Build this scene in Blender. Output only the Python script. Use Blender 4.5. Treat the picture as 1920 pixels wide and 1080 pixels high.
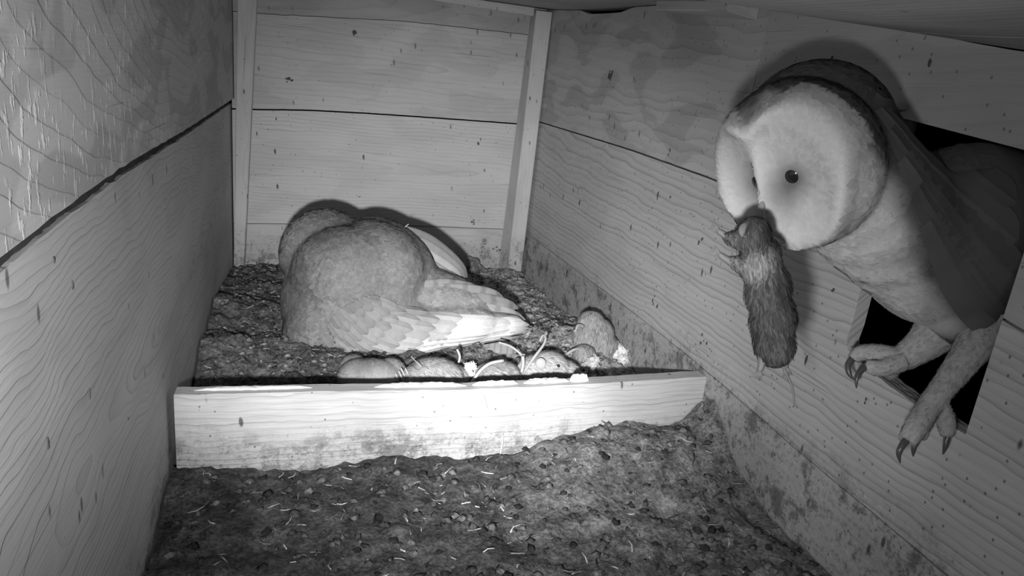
import bpy, bmesh, math, random
import numpy as np
from mathutils import Vector, Matrix, noise
from mathutils.bvhtree import BVHTree

scene = bpy.context.scene
COL = scene.collection
for o in list(bpy.data.objects):
    bpy.data.objects.remove(o)
rng = np.random.default_rng(7)
random.seed(7)

# ------------------------------------------------------------------ camera
F_PX = 1299.3
PITCH, YAW, ROLL = -.2881, .3185, .1049
CAM = np.array([.0958, -1.2015, .3382])
_c, _s = math.cos, math.sin
_fw = np.array([_s(YAW), _c(YAW), 0.]); _ri = np.array([_c(YAW), -_s(YAW), 0.]); _up = np.array([0, 0, 1.])
FWD = _fw * _c(PITCH) + _up * _s(PITCH)
_u = -_fw * _s(PITCH) + _up * _c(PITCH)
RGT = _ri * _c(ROLL) + _u * _s(ROLL)
UPV = -_ri * _s(ROLL) + _u * _c(ROLL)


def ray(x, y): return FWD + RGT * (x - 960) / F_PX - UPV * (y - 540) / F_PX
def at(x, y, ax, v):
    d = ray(x, y); k = 'xyz'.index(ax)
    return CAM + d * (v - CAM[k]) / d[k]
def pd(x, y, d): return CAM + ray(x, y) * d
def proj(P):
    d = np.asarray(P) - CAM; w = d @ FWD
    return np.stack([960 + F_PX * (d @ RGT) / w, 540 - F_PX * (d @ UPV) / w], -1)


cd = bpy.data.cameras.new('camera'); cam = bpy.data.objects.new('camera', cd); COL.objects.link(cam)
cd.sensor_width = 36; cd.lens = F_PX / 1920 * 36; cd.clip_start = .01
cam.matrix_world = Matrix(((RGT[0], UPV[0], -FWD[0], CAM[0]), (RGT[1], UPV[1], -FWD[1], CAM[1]), (RGT[2], UPV[2], -FWD[2], CAM[2]), (0, 0, 0, 1)))
scene.camera = cam

# ------------------------------------------------------------------ light: infrared lamp of the camera plus added fill beams, night outside
world = bpy.data.worlds.new('night'); scene.world = world; world.use_nodes = True
world.node_tree.nodes['Background'].inputs[0].default_value = (.0, .0, .0, 1)
world.node_tree.nodes['Background'].inputs[1].default_value = 0


def lamp(name, loc, target, power, size_deg, blend, radius):
    ld = bpy.data.lights.new(name, 'SPOT'); ld.energy = power; ld.spot_size = math.radians(size_deg); ld.spot_blend = blend
    ld.shadow_soft_size = radius
    o = bpy.data.objects.new(name, ld); COL.objects.link(o); o.location = Vector(loc)
    o.rotation_euler = (Vector(target) - Vector(loc)).to_track_quat('-Z', 'Y').to_euler()
    return o


LP = CAM - UPV * .045 - RGT * .022 - FWD * .0
lamp('infrared_wide', LP, pd(800, 500, 1.), 3.6, 130, 1.0, .009)
lamp('infrared_main', LP, pd(880, 545, 1.), 27, 54, 1.0, .009)
lamp('fill_left', LP, pd(420, 320, 1.), 6.0, 56, 1.0, .009)  # added fill beam, brightens the left wall
lamp('fill_right', LP, pd(1230, 580, 1.), 5.0, 50, 1.0, .009)  # added fill beam, lifts the right wall
lamp('infrared_core', LP, at(940, 800, 'y', -.641), 15, 22, 1.0, .009)

vs = scene.view_settings
vs.view_transform = 'Standard'; vs.look = 'None'; vs.exposure = 0.0; vs.gamma = 1; vs.use_curve_mapping = False


# ------------------------------------------------------------------ helpers
def tag(o, label=None, cat=None, group=None, kind=None):
    if label: o['label'] = label
    if cat: o['category'] = cat
    if group: o['group'] = group
    if kind: o['kind'] = kind
    return o


def empty(name, loc):
    o = bpy.data.objects.new(name, None); o.location = Vector(loc); o.empty_display_size = .02
    COL.objects.link(o); return o


def obj(name, verts, faces, mat, parent=None, smooth=True, cols=None, uvs=None):
    me = bpy.data.meshes.new(name)
    me.from_pydata([tuple(map(float, v)) for v in verts], [], [tuple(map(int, f)) for f in faces])
    me.update()
    o = bpy.data.objects.new(name, me); COL.objects.link(o)
    if mat: me.materials.append(mat)
    if smooth:
        me.polygons.foreach_set('use_smooth', [True] * len(me.polygons))
    if cols is not None:
        a = me.color_attributes.new('tint', 'FLOAT_COLOR', 'POINT')
        c = np.ones((len(verts), 4)); c[:, :3] = np.asarray(cols)[:, None]
        a.data.foreach_set('color', c.ravel())
    if uvs is not None:
        l = me.uv_layers.new(name='UVMap')
        idx = np.empty(len(me.loops), dtype=int); me.loops.foreach_get('vertex_index', idx)
        l.data.foreach_set('uv', np.asarray(uvs, dtype=float)[idx].ravel())
    if parent: setparent(o, parent)
    return o


def setparent(o, p):
    o.parent = p
    o.matrix_parent_inverse = Matrix.Translation(p_world(p)).inverted()


def p_world(p):
    v = Vector(p.location)
    if p.parent: pass
    return v


class Acc:
    """collects vertices, faces, uv, tint for one mesh"""
    def __init__(s): s.v = []; s.f = []; s.uv = []; s.c = []
    def add(s, v, f, uv=None, c=1.):
        n = len(s.v); s.v += list(v); s.f += [tuple(i + n for i in q) for q in f]
        s.uv += list(uv) if uv is not None else [(0, 0)] * len(v)
        s.c += list(c) if hasattr(c, '__len__') else [c] * len(v)
    def build(s, name, mat, parent=None, smooth=True): return obj(name, s.v, s.f, mat, parent, smooth, s.c, s.uv)


# ------------------------------------------------------------------ materials
class NT:
    def __init__(s, name):
        s.m = bpy.data.materials.new(name); s.m.use_nodes = True; s.t = s.m.node_tree; s.t.nodes.clear()
        s.out = s.n('ShaderNodeOutputMaterial'); s.b = s.n('ShaderNodeBsdfPrincipled')
        s.t.links.new(s.b.outputs[0], s.out.inputs[0])
    def n(s, k, **kw):
        x = s.t.nodes.new(k)
        for a, b in kw.items(): setattr(x, a, b)
        return x
    def put(s, sock, v):
        if isinstance(v, (int, float)):
            if sock.type in ('RGBA',): sock.default_value = (v, v, v, 1)
            elif sock.type == 'VECTOR': sock.default_value = (v, v, v)
            else: sock.default_value = v
        elif isinstance(v, tuple): sock.default_value = v
        else: s.t.links.new(v, sock)
    def m_(s, op, a, b=0., c=0., clamp=False):
        x = s.n('ShaderNodeMath', operation=op, use_clamp=clamp)
        s.put(x.inputs[0], a); s.put(x.inputs[1], b)
        if len(x.inputs) > 2: s.put(x.inputs[2], c)
        return x.outputs[0]
    def add(s, a, b): return s.m_('ADD', a, b)
    def mul(s, a, b): return s.m_('MULTIPLY', a, b)
    def xyz(s, x, y, z=0.):
        c = s.n('ShaderNodeCombineXYZ'); s.put(c.inputs[0], x); s.put(c.inputs[1], y); s.put(c.inputs[2], z); return c.outputs[0]
    def sep(s, v):
        c = s.n('ShaderNodeSeparateXYZ'); s.put(c.inputs[0], v); return c.outputs
    def noise(s, vec, scale=1., detail=2., rough=.5, dist=0.):
        x = s.n('ShaderNodeTexNoise'); s.put(x.inputs['Vector'], vec); x.inputs['Scale'].default_value = scale
        x.inputs['Detail'].default_value = detail; x.inputs['Roughness'].default_value = rough; x.inputs['Distortion'].default_value = dist
        return x.outputs['Fac']
    def vor(s, vec, scale=1., feature='F1', rnd=1., out='Distance'):
        x = s.n('ShaderNodeTexVoronoi', feature=feature); s.put(x.inputs['Vector'], vec); x.inputs['Scale'].default_value = scale
        x.inputs['Randomness'].default_value = rnd
        return x.outputs[out]
    def ss(s, v, a, b, x=0., y=1.):
        r = s.n('ShaderNodeMapRange', interpolation_type='SMOOTHSTEP'); s.put(r.inputs[0], v)
        for i, q in enumerate((a, b, x, y)): s.put(r.inputs[i + 1], q)
        return r.outputs[0]
    def mix(s, f, a, b):
        x = s.n('ShaderNodeMix', data_type='FLOAT'); s.put(x.inputs[0], f); s.put(x.inputs[2], a); s.put(x.inputs[3], b); return x.outputs[0]
    def grey(s, v):
        return s.xyz(v, v, v)
    def bump(s, h, strength, dist):
        x = s.n('ShaderNodeBump'); x.inputs['Strength'].default_value = strength; x.inputs['Distance'].default_value = dist
        s.put(x.inputs['Height'], h); s.t.links.new(x.outputs[0], s.b.inputs['Normal'])
    def fin(s, v, rough=.7, spec=.3):
        s.put(s.b.inputs['Base Color'], s.grey(v) if not isinstance(v, (int, float)) else (v, v, v, 1))
        s.put(s.b.inputs['Roughness'], rough); s.b.inputs['Specular IOR Level'].default_value = spec
        return s.m


def wood(name, base=.5, dark=.3, uc=0., vc=0., d0=.03, slope=.1, freq=60., con=.7, seed=0., dirt=0., dirt_z=.08, speck=1., warp=1., blotch=.5, fib=.12, flake=0., bumpd=.0012, pw=5.):
    t = NT(name)
    uv = t.n('ShaderNodeUVMap', uv_map='UVMap').outputs[0]
    u, v, _ = t.sep(uv)
    n1 = t.m_('SUBTRACT', t.noise(t.xyz(t.mul(u, 9.), t.mul(v, 14.), seed), 1, 3), .5)
    n2 = t.m_('SUBTRACT', t.noise(t.xyz(t.mul(u, 7.), seed + 5., t.mul(v, 3.)), 1, 2), .5)
    n3 = t.m_('SUBTRACT', t.noise(t.xyz(t.mul(u, 60.), t.mul(v, 90.), seed), 1, 3), .5)
    x = t.add(t.add(t.m_('SUBTRACT', v, vc), t.mul(n1, .030 * warp)), t.mul(n3, .0015))
    y = t.add(t.add(t.mul(t.m_('SUBTRACT', u, uc), slope), d0), t.mul(n2, .03 * warp))
    r = t.m_('SQRT', t.add(t.mul(x, x), t.mul(y, y)))
    rr = t.mul(r, freq)
    fr = t.m_('FRACT', rr)
    # ring strength differs from ring to ring
    ringid = t.m_('FLOOR', rr)
    rs = t.ss(t.noise(t.xyz(t.mul(ringid, .77), seed, .3), 1, 0), .3, .7)
    line = t.mul(t.m_('POWER', fr, pw), t.ss(fr, 1., .93))
    line = t.mul(line, t.mix(rs, .35, 1.))
    fiber = t.noise(t.xyz(t.mul(u, 22.), t.mul(v, 700.), seed), 1, 3, .6)
    bl = t.noise(t.xyz(t.mul(u, 9.), t.mul(v, 20.), seed + 2.), 1, 2, .5, .5)
    bls = t.ss(bl, .50, .54)
    val = t.mix(t.mul(line, con), base, dark)
    val = t.mul(val, t.mix(fiber, 1 - fib, 1 + fib))
    val = t.mul(val, t.mix(bls, 1., 1 - .14 * blotch))
    val = t.mul(val, t.mix(bl, 1.12, .88))
    # long fine checks
    chk = t.noise(t.xyz(t.mul(u, 7.), t.mul(v, 330.), seed + 8.), 1, 1)
    val = t.mul(val, t.mix(t.ss(chk, .70, .76), 1., .72))
    # small elongated specks (splinters, droppings)
    pos = t.n('ShaderNodeNewGeometry').outputs['Position']
    px, py, pz = t.sep(pos)
    sv = t.xyz(t.add(t.mul(px, 85.), t.mul(pz, 8.)), t.mul(py, 85.), t.mul(pz, 34.))
    dv = t.n('ShaderNodeTexVoronoi', feature='F1'); t.put(dv.inputs['Vector'], sv); dv.inputs['Scale'].default_value = 1.
    cellr = t.sep(dv.outputs['Color'])[0]
    sp = t.mul(t.ss(dv.outputs['Distance'], .20, .10), t.ss(cellr, .80, .84))
    sv2 = t.xyz(t.mul(px, 260.), t.mul(py, 260.), t.mul(pz, 190.))
    dv2 = t.n('ShaderNodeTexVoronoi', feature='F1'); t.put(dv2.inputs['Vector'], sv2); dv2.inputs['Scale'].default_value = 1.
    sp2 = t.mul(t.ss(dv2.outputs['Distance'], .28, .14), t.ss(t.sep(dv2.outputs['Color'])[0], .93, .95))
    spk = t.m_('MAXIMUM', sp, t.mul(sp2, .8))
    val = t.mul(val, t.mix(t.mul(spk, speck), 1., .25))
    h = t.add(t.mul(line, -.8 * con), t.mul(fiber, .35))
    if flake:
        fl = t.noise(t.xyz(t.mul(u, 210.), t.mul(v, 75.), seed + 4), 1, 4, .6)
        msk = t.ss(t.noise(t.xyz(t.mul(u, 6.), t.mul(v, 9.), seed + 9), 1, 2), .42, .6)
        fm = t.mul(t.ss(fl, .54, .66), msk)
        val = t.mul(val, t.mix(fm, 1., 1 + flake)); h = t.add(h, t.mul(fm, .5))
    if dirt:
        dn = t.noise(pos, 38., 6, .75)
        dn2 = t.noise(pos, 9., 3)
        edge = t.add(pz, t.mul(t.m_('SUBTRACT', dn2, .5), .09))
        k = t.ss(edge, dirt_z, dirt_z - .05)
        g = t.mul(k, t.ss(dn, .50, .62))
        val = t.mix(t.mul(g, dirt), val, t.mul(val, .33))
        val = t.mul(val, t.mix(t.mul(k, dirt), 1., .8))
        fn = t.noise(pos, 210., 5, .7)
        val = t.mul(val, t.mix(t.mul(k, t.ss(fn, .52, .64)), 1., .66))
        val = t.mul(val, t.mix(t.mul(k, t.ss(fn, .44, .36)), 1., 1.18))
        h = t.add(h, t.mul(g, t.mul(dn, 1.5)))
        h = t.add(h, t.mul(k, fn))
    t.bump(h, .6, bumpd)
    return t.fin(val, .72, .22)


def simple(name, v, rough=.7, spec=.3, nscale=0., namp=.2, bump=0., bscale=None):
    t = NT(name)
    val = v
    if nscale:
        co = t.n('ShaderNodeTexCoord').outputs['Object']
        nn = t.noise(co, nscale, 4, .6)
        val = t.mul(t.mix(nn, 1 - namp, 1 + namp), v)
        if bump: t.bump(t.noise(co, bscale or nscale, 5, .6), .7, bump)
    return t.fin(val, rough, spec)


def plumage(name, base=1., barb=.10, edge=.35, rough=.75, bars=0., down=0., spec=.25, mot=.22):
    """tint attribute x barb streaks; uv.x along the feather, uv.y across"""
    t = NT(name)
    a = t.n('ShaderNodeAttribute', attribute_name='tint').outputs['Fac']
    uv = t.n('ShaderNodeUVMap', uv_map='UVMap').outputs[0]
    u, v, _ = t.sep(uv)
    av = t.m_('ABSOLUTE', t.m_('SUBTRACT', v, .5))
    co = t.n('ShaderNodeTexCoord').outputs['Object']
    st = t.noise(t.xyz(t.mul(t.add(t.mul(u, 1.), t.mul(av, -.7)), 60.), t.mul(v, 3.), t.sep(t.mul(co, 1.))[0] if False else 0.), 1, 2)
    val = t.mul(a, base)
    val = t.mul(val, t.mix(st, 1 - barb, 1 + barb))
    mott = t.noise(co, 130., 4, .65)
    val = t.mul(val, t.mix(mott, 1 - mot, 1 + mot))
    tipd = t.m_('MAXIMUM', t.ss(u, .80, 1.), t.ss(av, .36, .5))
    val = t.mul(val, t.mix(tipd, 1., 1 - edge))
    if bars:
        b = t.ss(t.m_('SINE', t.add(t.mul(u, 34.), t.mul(mott, 3.))), .2, 1.)
        val = t.mul(val, t.mix(b, 1., 1 - bars))
    t.bump(st, .25, .0004)
    return t.fin(val, rough, spec)


def skinfur(name, base=1., mscale=90., amp=.25, fine=420., bump=.0008, rough=.8, stretch=(1, 1, 1)):
    t = NT(name)
    a = t.n('ShaderNodeAttribute', attribute_name='tint').outputs['Fac']
    co = t.n('ShaderNodeTexCoord').outputs['Object']
    x, y, z = t.sep(co)
    cs = t.xyz(t.mul(x, stretch[0]), t.mul(y, stretch[1]), t.mul(z, stretch[2]))
    n1 = t.noise(cs, mscale, 4, .6); n2 = t.noise(cs, fine, 3, .6)
    val = t.mul(t.mul(a, base), t.mix(n1, 1 - amp, 1 + amp))
    val = t.mul(val, t.mix(n2, .85, 1.15))
    t.bump(t.add(n2, t.mul(n1, 1.5)), .6, bump)
    return t.fin(val, rough, .2)


# ------------------------------------------------------------------ shell of the nest box
W, D0, DF = .5, 0., -1.30      # width, back wall, front wall behind the camera
TH = .012


def wave_line(pts, n=30, amp=.0006, seed=0):
    """resample a polyline in-plane with a little saw roughness"""
    pts = np.array(pts, float); L = np.linspace(pts[0, 0], pts[-1, 0], n)
    y = np.interp(L, pts[:, 0], pts[:, 1])
    k = np.ones(5) / 5; yp = np.pad(y, 2, mode='edge'); y = np.convolve(yp, k, 'valid')
    y[0] = pts[0, 1]; y[-1] = pts[-1, 1]
    y = y + np.array([noise.noise(Vector((a * 60, seed, 0))) * amp for a in L])
    return list(zip(L, y))


def planks(name, defs, plane, inner, sign, kind='structure'):
    """defs: (list of (u,v) around the plank, material, offset). plane 'x','y','z' normal axis; slab runs from inner to inner+sign*TH"""
    me = bpy.data.meshes.new(name); bm = bmesh.new(); uvl = bm.loops.layers.uv.new('UVMap'); mats = []
    for poly, mat, off in defs:
        if mat not in mats: mats.append(mat)
        mi = mats.index(mat)
        def P(u, v, w):
            return {'x': (w, u, v), 'y': (u, w, v), 'z': (u, v, w)}[plane]
        a = [bm.verts.new(P(u, v, inner + off)) for u, v in poly]
        b = [bm.verts.new(P(u, v, inner + sign * TH)) for u, v in poly]
        n = len(poly); fs = []
        f1 = bm.faces.new(a); f2 = bm.faces.new(b[::-1]); fs = [f1, f2]
        for i in range(n):
            fs.append(bm.faces.new((a[i], b[i], b[(i + 1) % n], a[(i + 1) % n])))
        for f in fs:
            f.material_index = mi
            for l in f.loops:
                c = l.vert.co
                d = inner + off - {'x': c.x, 'y': c.y, 'z': c.z}[plane]
                if plane == 'x': l[uvl].uv = (c.y, c.z + d)
                elif plane == 'y': l[uvl].uv = (c.x, c.z + d)
                else: l[uvl].uv = (c.y, c.x + d)
    bmesh.ops.recalc_face_normals(bm, faces=bm.faces)
    bm.to_mesh(me); bm.free()
    o = bpy.data.objects.new(name, me); COL.objects.link(o)
    for m in mats: me.materials.append(m)
    o['kind'] = kind
    return o


FZ = -.022
ceil_pts = [(.02, .462), (-.02, .460), (-.19, .449), (-.43, .441), (-.61, .429), (-.77, .405), (-.90, .380), (-1.30, .372)]
ceil_l = wave_line(ceil_pts[::-1], 50, 0)      # ascending y


def ceil_z(y): return float(np.interp(y, [p[0] for p in ceil_l], [p[1] for p in ceil_l]))


# materials of the boards
wl_low = wood('board_left_lower', .50, .27, uc=-.54, vc=.135, d0=.0, slope=.085, freq=210, con=.55, seed=3, dirt=.75, dirt_z=.045, speck=.9, warp=1.2, blotch=.3, fib=.10, pw=2.6)
wl_up = wood('board_left_upper', .50, .36, uc=-.50, vc=.40, d0=.0, slope=.30, freq=120, con=.42, seed=11, speck=.25, warp=.8, blotch=1.3, flake=.40, fib=.06, bumpd=.0012, pw=1.8)
wb_bot = wood('board_back_bottom', .52, .30, uc=.2, vc=.03, d0=.05, slope=.05, freq=80, con=.4, seed=21, dirt=.8, dirt_z=.075, speck=1., fib=.14)
wb_mid = wood('board_back_middle', .54, .30, uc=.22, vc=.175, d0=.006, slope=.04, freq=170, con=.55, seed=31, speck=1., warp=.55, blotch=.2, fib=.13)
wb_up = wood('board_back_upper', .50, .27, uc=.25, vc=.345, d0=.004, slope=.03, freq=130, con=.55, seed=41, speck=.7, warp=.7, blotch=.5, fib=.12)
wb_top = wood('board_back_top', .40, .24, uc=.25, vc=.45, d0=.05, slope=.1, freq=120, con=.5, seed=47, speck=.6, fib=.12)
wr_low = wood('board_right_lower', .50, .30, uc=-.3, vc=.02, d0=.04, slope=.06, freq=90, con=.35, seed=51, dirt=.85, dirt_z=.11, speck=1., fib=.12)
wr_mid = wood('board_right_middle', .50, .25, uc=-.95, vc=.30, d0=.015, slope=.07, freq=150, con=.85, seed=61, dirt=.5, dirt_z=.105, speck=1., warp=.8, blotch=.15, fib=.14, pw=3.)
wr_up = wood('board_right_upper', .49, .31, uc=-.75, vc=.46, d0=.02, slope=.10, freq=95, con=.6, seed=71, speck=.8, warp=1.1, blotch=1.1, fib=.07, pw=2.2)
wr_up2 = wood('board_right_upper_near', .44, .30, uc=-1.2, vc=.30, d0=.02, slope=.08, freq=110, con=.4, seed=81, speck=.8, blotch=.5, fib=.08)
w_ceil = wood('board_ceiling', .42, .25, uc=-.5, vc=.2, d0=.03, slope=.05, freq=130, con=.5, seed=91, speck=.5, fib=.12)
w_floor = wood('board_floor', .40, .2, uc=-.5, vc=.25, d0=.04, slope=.05, freq=90, con=.4, seed=95, speck=1., fib=.1)
w_post = wood('batten_wood', .56, .38, uc=.1, vc=0, d0=.05, slope=.03, freq=160, con=.4, seed=101, dirt=.6, dirt_z=.08, speck=1., blotch=.3, fib=.12)
w_front = wood('nest_board_wood', .50, .26, uc=.3, vc=-.05, d0=.02, slope=.03, freq=210, con=.8, seed=111, dirt=.75, dirt_z=.050, speck=1., warp=.7, blotch=.3, fib=.30)

# seams measured on the walls
z1 = .076


def band(lo, hi):            # polygon between two ascending polylines
    return list(lo) + list(hi)[::-1]


# left wall: two boards, the upper one hangs over a dark groove
sl = wave_line([(DF, .262), (-1.1, .264), (-.933, .266), (-.868, .269), (-.748, .271), (-.523, .269), (-.045, .270), (.0, .270)], 90, .0012, 5)
planks('wall_left', [
    (band([(DF, FZ), (0., FZ)], [(a, b - .0085 + .0012 * noise.noise(Vector((a * 25, 9, 0)))) for a, b in sl]), wl_low, -.001),
    (band(sl, ceil_l), wl_up, .0035)], 'x', 0., -1)
# dark dirt-filled groove behind the boards
groove = simple('groove_dirt', .05, .9, .1, 60, .6, .001)
A = Acc(); V = []; nG = 200
for i in range(nG + 1):
    y = DF + (0 - DF) * i / nG; zc = np.interp(y, [p[0] for p in sl], [p[1] for p in sl])
    for zz in (.0015, -.003, -.0065, -.011):
        V.append((-.0042 + .0016 * noise.noise(Vector((y * 160, zz * 900, 0))) + (.0022 if zz < -.008 else 0), y, zc + zz))
A.add(V, [(i * 4 + k, (i + 1) * 4 + k, (i + 1) * 4 + k + 1, i * 4 + k + 1) for i in range(nG) for k in range(3)])
A.build('seam_dirt', groove, bpy.data.objects['wall_left'])
# back wall
sb2 = wave_line([(0, .253), (.023, .254), (.117, .261), (.219, .264), (.336, .266), (.5, .268)], 40, .0004, 2)
sb1 = wave_line([(0, .069), (.227, .076), (.5, .077)], 40, .0006, 3)
sb3 = wave_line([(0, .397), (.036, .398), (.263, .414), (.468, .417), (.5, .417)], 40, .0012, 4)
def up(l, d): return [(a, b + d) for a, b in l]
planks('wall_back', [
    (band([(0, FZ), (W, FZ)], up(sb1, -.0006)), wb_bot, 0),
    (band(up(sb1, .0006), up(sb2, -.0012)), wb_mid, 0),
    (band(up(sb2, .0012), up(sb3, -.0004)), wb_up, 0),
    (band(up(sb3, .0004), [(0, .475), (W, .475)]), wb_top, -.004)], 'y', 0., 1)
# right wall with the entrance hole
hl, hr = -.804, -.913     # hole edges (far, near)
sr1 = wave_line([(DF, .060), (-.95, .062), (-.785, .067), (-.648, .075), (-.485, .079), (-.272, .077), (0, .077)], 60, .0008, 6)
sr2f = wave_line([(hl, .2462), (-.7, .256), (-.594, .264), (-.39, .271), (-.026, .276), (0, .276)], 50, .0004, 7)
sr2n = wave_line([(DF, .215), (-.95, .228), (-.905, .232)], 20, .0004, 8)
ht_far, ht_near = .341, .328
sill_far, sill_near = .168, .155
mid_top = up(sr2n, -.0008)[:-1] + [(hr, .2315), (hr, sill_near)] + \
    [(hr + (hl - hr) * t, sill_near + (sill_far - sill_near) * t - .003 * math.sin(math.pi * t) + .0012 * noise.noise(Vector((t * 9, 3, 0)))) for t in np.linspace(.08, .92, 12)] + \
    [(hl - .002, sill_far + .001), (hl + .0015, sill_far + .008), (hl, sill_far + .02), (hl, .2452)] + up(sr2f, -.0010)[1:]
topw = [(y, ceil_z(y) - .001) for y in np.linspace(-.628, 0, 44)]
topw = [(y, z - .0055 * max(0., min(1., (y + .345) / .04)) * max(0., min(1., (-.165 - y) / .03))) for y, z in topw]
far_up = [(hl, .2470)] + up(sr2f, .0010)[1:]
planks('wall_right', [
    (band([(DF, FZ), (0, FZ)], up(sr1, -.0006)), wr_low, 0),
    (band(up(sr1, .0006), mid_top), wr_mid, 0),
    # far upper board, butting against the near upper board at y = -.62
    (band([(-.6185, float(np.interp(-.6185, [a for a, b in sr2f], [b for a, b in sr2f])) + .001)] + [q for q in up(sr2f, .0010) if q[0] > -.612],
          [(-.627, ceil_z(-.627) - .001)] + topw[1:]), wr_up, 0),
    (band(up(sr2n, .0008)[:-1] + [(hr, .2332), (hr, ht_near), (hl, ht_far), (hl, .2475)] + [q for q in up(sr2f, .0010) if hl + .004 < q[0] < -.625] + [(-.6195, float(np.interp(-.6195, [a for a, b in sr2f], [b for a, b in sr2f])) + .001)],
          [(a, b - .001) for a, b in ceil_l if a < -.635] + [(-.6282, ceil_z(-.6282) - .001)]), wr_up2, .0)], 'x', W, 1)
# front wall behind the camera closes the box
planks('wall_front', [(band([(0, FZ), (W, FZ)], [(0, .40), (W, .40)]), wb_mid, 0)], 'y', DF, -1)
planks('floor', [([(-.0, DF), (W, DF), (W, 0), (0, 0)], w_floor, 0)], 'z', FZ, -1)
# ceiling boards follow the slope of the roof
A = Acc()
ys = np.array([p[0] for p in ceil_l]); zs = np.array([p[1] for p in ceil_l])
for x0, x1 in ((-.018, .128), (.130, .268), (.270, .398), (.400, .519)):
    for i in range(len(ys) - 1):
        v = [(x0, ys[i], zs[i]), (x1, ys[i], zs[i]), (x1, ys[i + 1], zs[i + 1]), (x0, ys[i + 1], zs[i + 1])]
        v += [(a, b, c + .016) for a, b, c in v]
        A.add(v, [(0, 1, 2, 3), (7, 6, 5, 4), (0, 4, 5, 1), (3, 2, 6, 7), (1, 5, 6, 2), (0, 3, 7, 4)], [(b, a) for a, b, c in v])
o = A.build('ceiling', w_ceil, smooth=False); o['kind'] = 'structure'


# ------------------------------------------------------------------ posts, battens, nest board
def beam(name, corners0, corners1, mat, n=14, wob=.0006, seed=0, parent=None):
    """beam between two quads (4 points each); uv along its length"""
    c0 = np.array(corners0, float); c1 = np.array(corners1, float); A = Acc(); L = np.linalg.norm(c1[0] - c0[0])
    V = []; UV = []
    per = [0]
    for k in range(4): per.append(per[-1] + np.linalg.norm(c0[(k + 1) % 4] - c0[k]))
    for i in range(n + 1):
        t = i / n
        c = c0 * (1 - t) + c1 * t
        cen = c.mean(0)
        for k in range(4):
            for e in (-1, 1):   # two verts per corner = small chamfer
                nb = c[(k + e) % 4]; d = nb - c[k]; d /= np.linalg.norm(d)
                w = wob * noise.noise(Vector((t * L * 70 + k * 9, seed, e)))
                V.append(c[k] + d * (.0012 + w)); UV.append((t * L + seed * .13, per[k] + seed * .07 + e * .001))
    F = []
    for i in range(n):
        for k in range(8): F.append((i * 8 + k, i * 8 + (k + 1) % 8, (i + 1) * 8 + (k + 1) % 8, (i + 1) * 8 + k))
    F.append(tuple(range(7, -1, -1))); F.append(tuple(n * 8 + k for k in range(8)))
    A.add(V, F, UV); o = A.build(name, mat, parent, smooth=False)
    return o


# corner posts stand from the floor to the roof, leaning very slightly
o = beam('corner_post', [(.0, -.001, FZ), (.0, -.020, FZ), (.0155, -.020, FZ), (.0165, -.001, FZ)],
         [(.012, -.001, .456), (.012, -.020, .456), (.0405, -.020, .456), (.0405, -.001, .456)], w_post, seed=1)
tag(o, 'narrow planed wooden post in the left back corner of the nest box', 'post')
o = beam('corner_post', [(.4595, -.001, FZ), (.4665, -.042, FZ), (.4925, -.042, FZ), (.4990, -.001, FZ)],
         [(.4735, -.001, .4555), (.4700, -.042, .4535), (.4980, -.042, .4535), (.4995, -.001, .4555)], w_post, seed=2)
tag(o, 'wooden post in the right back corner, its side face in shade', 'post')
z = .444
o = beam('roof_batten', [(.30, -.018, z + .006), (.30, -.044, z + .003), (.30, -.044, .4575), (.30, -.018, .459)],
         [(.4665, -.018, z + .003), (.4665, -.040, z + .000), (.4665, -.040, .4575), (.4665, -.018, .459)], w_post, seed=3)
tag(o, 'pale sawn batten under the roof ending beside the right corner post', 'batten')
o = beam('roof_batten', [(.467, -.47, .4275), (.4995, -.47, .4275), (.4995, -.47, .4385), (.467, -.47, .4385)],
         [(.466, -.61, .4185), (.4995, -.61, .4145), (.4995, -.61, .4275), (.466, -.61, .4275)], w_post, seed=4)
tag(o, 'short thick batten under the roof along the right wall, end grain showing', 'batten')

# nest board across the box: top edge measured on the photo, bottom hidden in the litter
top = [(.001, .069), (.118, .068), (.24, .065), (.366, .0665), (.499, .0705)]
N = 90; A = Acc(); V = []; UV = []
yb0, yb1 = -.641, -.623
for i in range(N + 1):
    x = .0042 + (.4946) * i / N
    zt = np.interp(x, [p[0] for p in top], [p[1] for p in top]) + .0007 * noise.noise(Vector((x * 70, 1, 0)))
    ch = .0012 + .0008 * noise.noise(Vector((x * 40, 7, 0)))
    cut = .0
    zb = FZ + .001
    for (yy, zz, vv) in ((yb0, zb, .0), (yb0, zb + .03, .03), (yb0 - .0003, zt - ch, .078), (yb0 + ch, zt, .0805), (yb1 - .001, zt - .0005, .098), (yb1, zt - .002, .100), (yb1, zb, .18)):
        V.append((x, yy, zz)); UV.append((x, vv))
F = []
for i in range(N):
    for k in range(7): F.append((i * 7 + k, (i + 1) * 7 + k, (i + 1) * 7 + (k + 1) % 7, i * 7 + (k + 1) % 7))
F.append(tuple(range(6, -1, -1))); F.append(tuple(N * 7 + k for k in range(7)))
A.add(V, [f[::-1] for f in F], UV)
board = A.build('nest_board', w_front, smooth=False)
tag(board, 'low weathered wooden board across the box floor in front of the nest', 'board')
mat_white = simple('dried_dropping', .72, .85, .2, 220, .35, .0006)
mat_dark = simple('dark_dropping', .09, .8, .2, 220, .5, .0006)
mat_straw = simple('straw', .52, .6, .35, 200, .3)


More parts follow.
